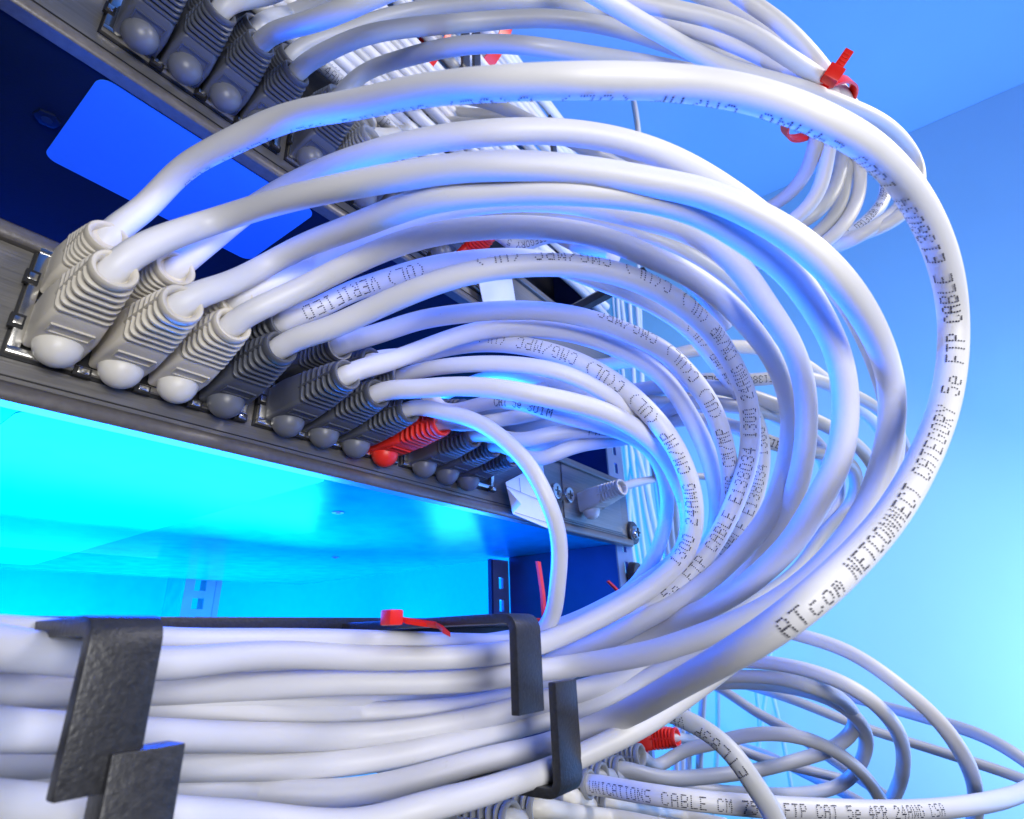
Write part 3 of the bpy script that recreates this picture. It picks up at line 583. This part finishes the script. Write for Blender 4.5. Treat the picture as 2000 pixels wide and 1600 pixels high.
cable('lowest bright white cable of the bundle, showing under the thickest sweep', [(1620, 1120, 44), (1520, 1215, 44), (1430, 1290, 44)] + s8, None, D=5.5, group=G_MID, texts=[("24AWG CM/MP (UL) C(UL) CMG/MPC", (1010, 1520), 1, [(0, 150), (1, 115)], None, 3.4, 2.8)])
cable('nearest white cable at the very bottom edge under the left ring', [(880, 1680, 50), (780, 1668, 58), (700, 1660, 66), (500, 1650, 78), (330, 1660, 88), (150, 1655, 96), (0, 1650, 104), (-140, 1645, 112)], None, group=G_MID)
# small grey uplink plug at the right end of the middle switch
q = ray(1222, 950); q = q * (128 / q[1])
cable('thin grey cable of the uplink plug at the right end of the middle switch', [(1245, 942, None), (1290, 935, 13), (1360, 930, 13), (1450, 950, 13), (1520, 1000, 13)], ((q[0] + 6, 158, q[2] - 4), (q[0], 130, q[2]), 'ivory', False), group=G_MID, m='cable_grey', D=5.0)
# ---------------------------------------------------------------- upper switch cables
def T1(i, up=False, kind='dark'):
    x = port_x(i, SX, 13.1)
    return ((x, 158.5, 190.5), (x, 138.5, 194), kind, True) if up else ((x, 158.5, 176.2), (x, 134.5, 181.6), kind, False)
tail1 = [(1628, 172, 38), (1660, 215, 35), (1675, 300, 30), (1676, 380, 28), (1640, 448, 27), (1560, 500, 26), (1440, 505, 25), (1315, 488, 23), (1200, 455, 22), (1050, 430, 20)]
tail2 = [(1622, 176, 36), (1625, 240, 32), (1613, 320, 30), (1596, 378, 28), (1552, 428, 27), (1470, 470, 25), (1400, 490, 24), (1315, 480, 22), (1180, 455, 21)]
tail3 = [(1610, 186, 35), (1600, 250, 31), (1577, 330, 28), (1545, 375, 26), (1490, 412, 25), (1400, 450, 23), (1300, 470, 21)]
tail4 = [(1650, 205, 36), (1700, 260, 32), (1728, 330, 28), (1728, 385, 26), (1695, 430, 25), (1640, 466, 25), (1560, 490, 24), (1440, 510, 23), (1315, 497, 21)]
cable('grey blue lit cable from the third upper switch plug, leaving at the top edge', [(600, 45, 50), (700, 6, 52), (800, -35, 50), (950, -80, 50)], T1(2), m='cable_grey', group=G_UP)
cable('grey cable from the fourth upper switch plug, arching low along the top', [(640, 100, None), (705, 72, 44), (810, 53, None), (915, 44, 40), (1055, 36, None), (1160, 46, 40), (1300, 85, 37), (1400, 122, None), (1500, 150, 34), (1590, 180, 34), (1650, 240, 31), (1652, 330, 29), (1640, 400, 27), (1590, 460, 26), (1480, 500, 25), (1315, 505, 23)], T1(3), m='cable_grey', group=G_UP)
cable('shadowed grey cable hugging the top edge above the low arching one', [(650, 70, 40), (720, 45, None), (800, 24, 38), (900, 10, None), (1010, 4, 38), (1120, 14, 37), (1260, 60, 34), (1400, 110, 33), (1500, 140, 32)] + tail3, T1(3, True), m='cable_grey', group=G_UP)
cable('grey cable rising from the second upper switch plug off the top edge', [(520, -10, 48), (600, -60, 50)], T1(1), m='cable_grey', group=G_UP)
cable('dark cable of the first upper switch plug, leaving at the top edge', [(25, 100, 190), (20, 70, 230)], T1(0), m='cable_grey', group=G_UP, world=True)
cable('narrow shaded cable from the upper row, third plug of the upper switch', [(550, 30, 36), (640, -6, 37), (720, -50, 38)], T1(2, True), m='cable_grey', group=G_UP)
cable('steel grey cable from the back row, second plug of the upper switch', [(480, 5, 36), (560, -45, 37)], T1(1, True), m='cable_grey', group=G_UP)
cable('white cable coming down from the top edge centre and under the red tie', [(1060, -90, 50), (1120, -40, None), (1182, 0, 44), (1250, 42, None), (1310, 76, 41), (1370, 110, None), (1430, 136, 39), (1550, 168, None), (1650, 205, 37), (1720, 238, 36), (1775, 290, 33), (1795, 350, 30), (1770, 410, 28), (1700, 452, 26), (1600, 480, 25), (1450, 520, 24), (1300, 510, 22)], None, group=G_UP)
cable('white cable in the top bundle, second from below, passing inside the red tie', [(1180, -20, 38), (1250, 15, None), (1310, 42, 38), (1370, 63, None), (1460, 99, 37), (1520, 129, None), (1580, 158, 37)] + tail1, None, group=G_UP)
cable('white cable in the middle of the top bundle, passing inside the red tie', [(1100, -50, 42), (1250, 4, 42), (1340, 24, None), (1430, 50, 42), (1490, 80, None), (1550, 119, 41), (1600, 152, 39)] + tail2, None, group=G_UP)
cable('thin seen white cable between the middle and outermost ones of the top bundle', [(1300, -40, 36), (1380, -5, 36), (1450, 28, None), (1520, 76, 36), (1590, 138, 35)] + tail4, None, group=G_UP,
      texts=[("CATEGORY 5e VERIFIED TO CAT", (1722, 350), 1, -20, -10, 3.0, 2.3)])
cable('outermost white cable of the top bundle, touching the red tie head', [(1380, -60, 42), (1460, 2, 42), (1514, 39, None), (1565, 85, 41), (1604, 130, 39), (1640, 178, 37), (1690, 240, 34), (1760, 330, 30), (1765, 390, 28), (1725, 432, 27), (1650, 475, 26), (1560, 500, 24), (1400, 505, 23), (1250, 490, 21)], None, group=G_UP)
cable('white cable just above the thickest sweep, pale and half hidden', [(700, 150, 34), (775, 118, None), (860, 96, 40), (950, 86, None), (1050, 92, 42), (1150, 108, 40), (1260, 125, 38), (1400, 150, 36), (1520, 170, 35), (1600, 200, 33), (1640, 260, 30), (1640, 340, 28), (1600, 410, 27), (1500, 460, 25)], T1(4, True, 'light'), m='cable_grey', group=G_UP)
cable('pale cable leaving the upper of the two stacked light ribbed boots', [(722, 243, None), (775, 226, 22), (880, 218, 23), (950, 224, None), (1060, 245, 25), (1180, 280, 26), (1320, 360, 26), (1420, 430, 25), (1500, 520, 24)], T1(5, True, 'light'), m='cable_ivory', group=G_UP)
cable('pale cable leaving the lower of the two stacked light ribbed boots', [(740, 264, None), (810, 246, 23), (900, 240, None), (1000, 252, 24), (1150, 290, 25), (1250, 350, 24), (1400, 430, 23)], T1(5, False, 'light'), m='cable_ivory', group=G_UP)
cable('shadowed cable of the first plug in the second port group, upper switch', [(740, 205, 24), (820, 190, 26), (950, 200, 28), (1100, 270, 26), (1250, 340, 24)], T1(4), m='cable_grey', group=G_UP)
for n_, i in enumerate((6, 7, 8, 9)):
    pts = [(860 + 20 * n_, 400 - 6 * n_, 24), (950, 410, 26), (1075, 412 + 4 * n_, 28), (1175, 414 + 8 * n_, 29), (1250, 430 + 9 * n_, 30), (1350, 470 + 10 * n_, 30), (1440, 540 + 8 * n_, 28), (1500, 620, 26)]
    cable('blue shadowed cable behind the sweeps, %s plug of the middle ports, upper switch' % ('first', 'second', 'third', 'last')[n_], pts, T1(i), m='cable_grey', group=G_UP)
cable('grey cable printed CATEGORY from the red plug of the upper switch', [(1000, 478, None), (1060, 466, 25), (1140, 468, 26), (1230, 490, 26), (1330, 540, 25), (1420, 640, 24)], T1(10, False, 'red'), m='cable_grey', group=G_UP,
      texts=[("CATEGORY 5", (1075, 468), -1, 0, 0, 2.6, 2.2)])
cable('short glossy white cable end bending down beside the red plug of the upper switch', [(1040, 440, 16), (1090, 465, 22), (1150, 490, 26), (1198, 503, 30)], None, group=G_UP)

# ---------------------------------------------------------------- low patch panel, lower right
pp = empty('patch_panel', (130, 160, -65)); tag(pp, 'dark patch panel under the cable manager with light grey plugs in it', 'patch panel')
MB().box(-110, 350, 160, 163, -88, -41).build('front_panel', MT['powder'], pp, bevel=.3)
def WP(px, py, Y=127, kind='light'):
    q = ray(px, py); q = q * (Y / q[1]); return ((q[0], 158.5, q[2] - 1.5), tuple(q), kind, False)
cable('large cable printed CABLE CM 75°C FTP CAT 5e along the bottom right edge', [(1210, 1541, None), (1300, 1556, 46), (1400, 1568, None), (1500, 1576, 47), (1650, 1583, 47), (1800, 1582, 46), (1900, 1572, 45), (1985, 1552, None), (2040, 1520, 42), (2080, 1470, 40)], WP(1152, 1532, 122), group=G_LOW, m='cable', D=6.4,
      texts=[("UNICATIONS CABLE CM 75°C FTP CAT 5e 4PR 24AWG CSA", (1160, 1536), 1, -14, -6, 3.3, 2.63)])
cable('dark shaded grey cable printed ETL83P crossing the lower right loops', [(1240, 1370, 36), (1320, 1398, 38), (1387, 1433, None), (1437, 1480, 39), (1475, 1535, None), (1508, 1587, 40), (1530, 1650, 41)], None, m='cable_grey', group=G_LOW,
      texts=[("ETL83P VERIFIED", (1456, 1508), -1, 30, 34, 3.4, 3.0)])
cable('light cable forming the innermost closed loop at the lower right', [(1275, 1517, 33), (1375, 1517, 32), (1475, 1505, None), (1575, 1480, 31), (1650, 1445, None), (1672, 1410, 30), (1655, 1376, None), (1600, 1346, 29), (1525, 1326, 28), (1425, 1322, 27), (1330, 1330, 26), (1200, 1360, 25)], WP(1213, 1502), group=G_LOW, m='cable_grey')
cable('light cable forming the second loop, just outside the innermost at lower right', [(1280, 1530, 30), (1375, 1543, 30), (1512, 1553, 30), (1590, 1548, None), (1650, 1528, 30), (1688, 1475, None), (1690, 1430, 28), (1660, 1390, 27), (1600, 1358, 26), (1520, 1340, 25), (1425, 1335, 24), (1300, 1350, 23)], WP(1178, 1516), group=G_LOW, m='cable_grey')
cable('grey cable arching through the middle of the lower right loops', [(1270, 1495, 27), (1320, 1475, 28), (1380, 1455, None), (1450, 1438, 29), (1525, 1434, None), (1587, 1447, 28), (1650, 1480, 26), (1700, 1530, 25), (1740, 1600, 25)], WP(1252, 1476), group=G_LOW, m='cable_grey')
cable('pinkish white cable forming the third loop outward at the lower right', [(1300, 1300, 24), (1400, 1292, 26), (1460, 1292, 27), (1525, 1298, None), (1600, 1316, 29), (1675, 1350, None), (1725, 1390, 30), (1757, 1437, None), (1765, 1487, 31), (1757, 1530, None), (1735, 1575, 31), (1690, 1640, 31)], None, group=G_LOW)
cable('outermost white cable arching from the big sweep down to the bottom edge', [(1400, 1220, 24), (1480, 1222, 25), (1552, 1238, 26), (1650, 1270, None), (1755, 1338, 29), (1825, 1400, None), (1875, 1465, 32), (1900, 1520, None), (1905, 1590, 34), (1890, 1650, 35)], None, group=G_LOW)
cable('thin straight grey cable slanting down behind the loops, nearest the left', [(1330, 1310, 18), (1412, 1348, 19), (1475, 1390, None), (1537, 1424, 20), (1600, 1465, None), (1700, 1535, 22), (1780, 1590, 24)], None, group=G_LOW, m='cable_grey')
cable('thin grey cable slanting through the loops to the right edge, the lower one', [(1380, 1320, 16), (1487, 1347, 18), (1575, 1377, None), (1650, 1407, 19), (1800, 1457, 20), (1930, 1498, None), (2000, 1523, 21), (2080, 1560, 22)], None, group=G_LOW, m='cable_grey')
cable('grey blue cable slanting to the right edge, the upper one', [(1560, 1330, 19), (1650, 1358, 20), (1720, 1378, None), (1825, 1407, 23), (1930, 1443, None), (2000, 1485, 25), (2080, 1545, 26)], None, group=G_LOW, m='cable_grey')
cable('thin grey cable diving behind the printed one beside the innermost loop', [(1380, 1450, 16), (1470, 1465, 18), (1560, 1505, None), (1640, 1545, 20), (1720, 1590, 21)], None, group=G_LOW, m='cable_grey')
cable('ivory cable lowest on the left of the low patch panel plugs', [(1120, 1590, None), (1180, 1597, 38), (1300, 1620, 40)], WP(1052, 1578, 118), group=G_LOW, m='cable_ivory')
cable('thin ivory cable under the large printed one', [(1240, 1578, None), (1320, 1592, 27), (1420, 1612, 28)], WP(1190, 1568, 124), group=G_LOW, m='cable_ivory')
cable('ivory cable of the plug tucked under the right ring of the cable manager', [(1160, 1578, None), (1250, 1600, 30), (1350, 1620, 31)], WP(1110, 1556, 124), group=G_LOW, m='cable_ivory')
cable('grey cable of the plug at the bottom edge, left of the other light plugs', [(1060, 1615, None), (1160, 1650, 34)], WP(1000, 1600, 120), group=G_LOW, m='cable_grey')
cable('grey cable from the red plug of the low patch panel', [(1345, 1444, None), (1400, 1450, 19), (1480, 1478, 19), (1560, 1500, 20), (1640, 1520, 20)], WP(1322, 1441, 132, 'red'), group=G_LOW, m='cable_grey', D=5)

# ---------------------------------------------------------------- far vertical cables right of the rack
lab = ('first from the left', 'second from the left', 'third from the left', 'fourth from the left', 'fifth from the left', 'slanting across the others', 'rightmost', 'slanting the other way')
far = [[(1195, 560), (1215, 800), (1228, 950), (1252, 1110)], [(1203, 560), (1222, 800), (1242, 960), (1262, 1120)], [(1225, 540), (1240, 800), (1252, 950), (1282, 1100)],
       [(1210, 560), (1250, 860), (1270, 980), (1290, 1090)], [(1240, 560), (1250, 700), (1262, 900), (1275, 1060)], [(1235, 850), (1262, 950), (1285, 1060), (1310, 1200)], [(1245, 500), (1258, 860), (1262, 940), (1300, 1120)], [(1250, 780), (1235, 900), (1228, 1000), (1240, 1110)]]
for k, w in enumerate(far):
    cable('thin far white cable hanging behind the rail end, ' + lab[k], [(a, b_, 9.5 + (k % 3) * .8) for a, b_ in w], None, group='thin cables hanging beyond the rack', sides=10)
for k, w in enumerate([[(1378, 1300), (1372, 1380), (1362, 1600)], [(1400, 1300), (1402, 1400), (1390, 1600)], [(1340, 1380), (1335, 1480), (1345, 1620)], [(1470, 1300), (1482, 1400), (1470, 1600)], [(1505, 1270), (1490, 1400), (1478, 1480)], [(1500, 1320), (1530, 1450), (1555, 1600)]]):
    cable('far hanging cable seen through the lower right loops, ' + ('thickest, left of them', 'beside the thickest', 'nearest the red plug', 'against the cyan glow', 'tilted to the left', 'tilted to the right')[k], [(a, b_, (15, 10, 10, 8, 9, 9)[k]) for a, b_ in w], None, group='far cables behind the loops', sides=10, m='cable_grey' if k < 3 else 'cable')
cable('single thin white cable hanging against the blue ceiling', [(1225, 120, 10), (1236, 190, 11), (1243, 230, 12), (1247, 270, 12), (1245, 330, 12)], None, group='thin cables hanging beyond the rack', sides=10)
# flat horizontal bundle in the upper cable manager
for j in range(24):
    z = 227 + j * 7.3; y = 157 + (j % 3) * 1.6 + random.uniform(-1.5, 1.5)
    P = [(x, y + random.uniform(-1.6, 1.6), z + random.uniform(-1.6, 1.6)) for x in (-60, 20, 90, 160, 230, 300, 348)]
    lb = {0: 'white cable printed FTP, lowest of the flat bundle behind the top sweeps', 1: 'upside down printed cable, second lowest of the flat bundle behind the top sweeps'}.get(j, 'plain cable of the flat bundle, seen in slices behind the top sweeps')
    t, pts = cable(lb, P, None, group='flat bundle in the upper cable manager', world=True, sides=14, m='cable' if j % 4 else 'cable_grey')
    if j in (0, 1): text_mesh([c for c in t.children if c.name.startswith('jacket')][0], pts, 3, ("24AWG 75°C FTP CAT 5e", "ATcom NETCONNECT")[j], ((640, 110), (700, 95))[j], 1 if j == 0 else -1, 0)

# ---------------------------------------------------------------- red ties, tags, film
def strap_loop(parent, c, ax, rx, ry, w, name='strap', m='tie', th=0.9):
    c = Vector(c); a = Vector(ax).normalized(); u = a.orthogonal().normalized()
    vv = a.cross(u); n = 40; v = []; f = []
    for i in range(n):
        t = 2 * math.pi * i / n; d = u * math.cos(t) * rx + vv * math.sin(t) * ry; dn = d.normalized()
        for s1_, s2_ in ((-1, 0), (1, 0), (1, 1), (-1, 1)): v.append(tuple(c + d + dn * th * s2_ + a * w / 2 * s1_))
    for i in range(n):
        for k_ in range(4): f.append((4 * i + k_, 4 * i + (k_ + 1) % 4, 4 * ((i + 1) % n) + (k_ + 1) % 4, 4 * ((i + 1) % n) + k_))
    return MB().add(v, f).build(name, MT[m], parent, smooth=True)
def px3(px, py, z): return ray(px, py) * z
def tie(label, c, ax, rx, ry, w, head=None, tail=None, group='red cable ties'):
    t = empty('cable_tie', c); tag(t, label, 'cable tie', group)
    strap_loop(t, c, ax, rx, ry, w)
    if head is not None:
        h0, h1, up = [Vector(v) for v in head]; d = (h1 - h0).normalized(); x = d.cross(up).normalized(); z = x.cross(d); R3 = Matrix((x, d, z)).transposed(); L = (h1 - h0).length
        bx = lambda b, *q: b.add([tuple(R3 @ Vector(v) + h0) for v in MB().box(*q).v], MB().box(*q).f)
        bx(MB(), -3.0, 3.0, -2.2, 3.6, -2.2, 2.2).build('head', MT['tie'], t, bevel=.5)
        b = MB(); bx(b, -1.7, 1.7, 4.6, L, -.6, .6)
        for i in range(int((L - 5) / 1.5)): bx(b, -1.3, 1.3, 5 + i * 1.5, 5.7 + i * 1.5, .6, 1.0)
        b.build('tail', MT['tie'], t, bevel=.15)
    return t
P_, A_ = [], []
for pts in UPTS:
    pr = np.array([proj(p)[:2] for p in pts]); k = int(np.argmin(np.linalg.norm(pr - np.array([1622, 176]), axis=1)))
    if np.linalg.norm(pr[k] - np.array([1622, 176])) < 42 and 2 < k < len(pts) - 3:
        P_.append(pts[k]); a_ = pts[k + 2] - pts[k - 2]; A_.append(a_ / np.linalg.norm(a_))
c = np.mean(P_, axis=0); ax = np.mean(A_, axis=0); ax /= np.linalg.norm(ax)
sp = max(np.linalg.norm((p - c) - ax * ((p - c) @ ax)) for p in P_); zz = c @ M.T[2]
print('tie', len(P_), c, sp, zz)
zh = zz - 22; kk = zz / 184
ax = px3(1640, 230, 192) - px3(1580, 175, 198); c = px3(1600, 215, zz - 6)
tie('red tie with its notched tail sticking up, round the top cable bundle', c, ax, 9.5 * kk, 13 * kk, 4.4, (px3(1624, 150, zh), px3(1659, 99, zh), -ray(1640, 120)))
tie('small red tie wrapped round the returning cables right of centre', px3(1315, 490, 300), px3(1360, 495, 300) - px3(1270, 480, 300), 7, 7, 4)
tie('red velcro tie on the flat bundle behind the top arching cables', (204, 160, 368), (1, 0, 0), 14, 26, 9)
tie('red tie on the flat bundle nearer its left end', (153, 160, 312), (1, 0, 0), 13, 20, 3.4)
def ribbon(label, pts, w, up, m='tie', cat='cable tie', name='tie_tail', group='red cable ties'):
    P = [Vector(p) for p in pts]; u = Vector(up).normalized() * w / 2; v = []; f = []
    for i, p in enumerate(P):
        t = (P[min(i + 1, len(P) - 1)] - P[max(i - 1, 0)]).normalized(); nn = t.cross(u).normalized() * .5
        v += [tuple(p + u + nn), tuple(p - u + nn), tuple(p - u - nn), tuple(p + u - nn)]
    n = len(P); f = [(4 * i + k, 4 * i + (k + 1) % 4, 4 * i + 4 + (k + 1) % 4, 4 * i + 4 + k) for i in range(n - 1) for k in range(4)] + [(3, 2, 1, 0), (4 * n - 4, 4 * n - 3, 4 * n - 2, 4 * n - 1)]
    o = MB().add(v, f).build(name, MT[m], None); tag(o, label, cat, group); return o
ribbon('thin red tie tail standing up left of the bundle in the dark blue corner', [px3(1064, 1215, 230), px3(1060, 1160, 232), px3(1051, 1097, 236)], 2.4, (1, 0, 0))
ribbon('short red tie tail poking out behind the tight cable loop', [px3(1187, 1135, 300), px3(1225, 1172, 300)], 2.2, (1, 0, .2))
ribbon('red strap lying flat at the foot of the standing tie tail', [px3(1050, 1212, 222), px3(1090, 1214, 222), px3(1140, 1208, 222)], 4, (0, 1, .3))
t = empty('cable_tie', px3(770, 1215, 165)); tag(t, 'red tie lying on the cable manager flange left of the right ring', 'cable tie', 'red cable ties')
p0 = px3(765, 1214, 150); MB().box(p0[0] - 2.4, p0[0] + 2.4, p0[1] - 2, p0[1] + 2, p0[2] - 1, p0[2] + 3.0).build('head', MT['tie'], t, bevel=.6)
P = [p0 + np.array([3, -1, .8]), px3(830, 1214, 150), px3(858, 1218, 146), px3(872, 1232, 138)]
b = MB(); u = Vector((0, 1.3, .5)); v = []
for p in P: v += [tuple(Vector(p) + u), tuple(Vector(p) - u), tuple(Vector(p) - u - Vector((0, 0, 1))), tuple(Vector(p) + u - Vector((0, 0, 1)))]
b.add(v, [(4 * i + k, 4 * i + (k + 1) % 4, 4 * i + 4 + (k + 1) % 4, 4 * i + 4 + k) for i in range(3) for k in range(4)] + [(3, 2, 1, 0), (12, 13, 14, 15)]); b.build('strap', MT['tie'], t)

def paper(label, pix, Y, lines, fold=None):
    t = empty('paper_tag', tuple(ray(*pix[0]) * Y / ray(*pix[0])[1])); tag(t, label, 'paper tag', 'paper tags')
    pts = []
    for px, py, dy in pix:
        q = ray(px, py); pts.append(q * ((Y + dy) / q[1]))
    n = len(pts); v = [tuple(p) for p in pts] + [tuple(p + np.array([0, .35, 0])) for p in pts]
    MB().add(v, [tuple(range(n)), tuple(reversed(range(n, 2 * n)))] + [(i, (i + 1) % n, n + (i + 1) % n, n + i) for i in range(n)]).build('sheet', MT['paper'], t)
    if fold:
        f3 = [ray(a, b_) * ((Y + c_) / ray(a, b_)[1]) for a, b_, c_ in fold]; v = [tuple(p) for p in f3] + [tuple(p + np.array([0, .35, 0])) for p in f3]
        MB().add(v, [(0, 1, 2), (5, 4, 3), (0, 1, 4, 3), (1, 2, 5, 4), (2, 0, 3, 5)]).build('fold', MT['paper'], t)
    for (a, b_), (c_, d_) in lines:
        A = ray(a, b_) * ((Y - .5) / ray(a, b_)[1]); B = ray(c_, d_) * ((Y - .5) / ray(c_, d_)[1]); MB().tube([A, B], .13, 4).build('ruled_line', MT['pencil'], t)
    return t
def ray(px, py, *_): return M @ np.array([px - 1000, py - 800, F]) / F
paper('white folded paper tag standing on the middle switch right of the plugs', [(988, 942, 0), (1060, 905, 0), (1075, 1034, 0), (1003, 1004, 0)], 153, [((990, 950), (1072, 985)), ((1006, 1001), (1072, 1022)), ((1014, 933), (1017, 962))], [(992, 955, -1), (1018, 985, -7), (1002, 1002, -1)])
paper('blank white paper tag on the upper switch end behind the sweeps', [(935, 548, 0), (1000, 545, 0), (1008, 594, 0), (945, 596, 0)], 155, [])

def film():
    v = []; f = []; n = 9; c0 = ray(1430, 590) * 420
    for i in range(n):
        for j in range(n):
            v.append(c0 + np.array([(i - 4) * 9 + random.uniform(-5, 5), (j - 4) * 6 + random.uniform(-8, 8), (j - 4) * 4 + random.uniform(-7, 7)]))
    for i in range(n - 1):
        for j in range(n - 1): f.append((i * n + j, (i + 1) * n + j, (i + 1) * n + j + 1, i * n + j + 1))
    o = from_data('plastic_film', v, f, MT['film'], None, smooth=False); tag(o, 'crumpled shiny blue plastic film seen between the right hand sweeps', 'plastic film')
    md = o.modifiers.new('solid', 'SOLIDIFY'); md.thickness = 0.0003
film()
# steel corner pieces behind the sweeps (right end of the upper switch)
o = MB().tube([px3(1110, 612, 330), px3(1180, 575, 330), px3(1260, 532, 330)], 4, 6).build('support_arm', MT['powder']); tag(o, 'black slanting arm behind the sweeps right of the upper switch', 'support arm')
print('objects', len(bpy.data.objects))
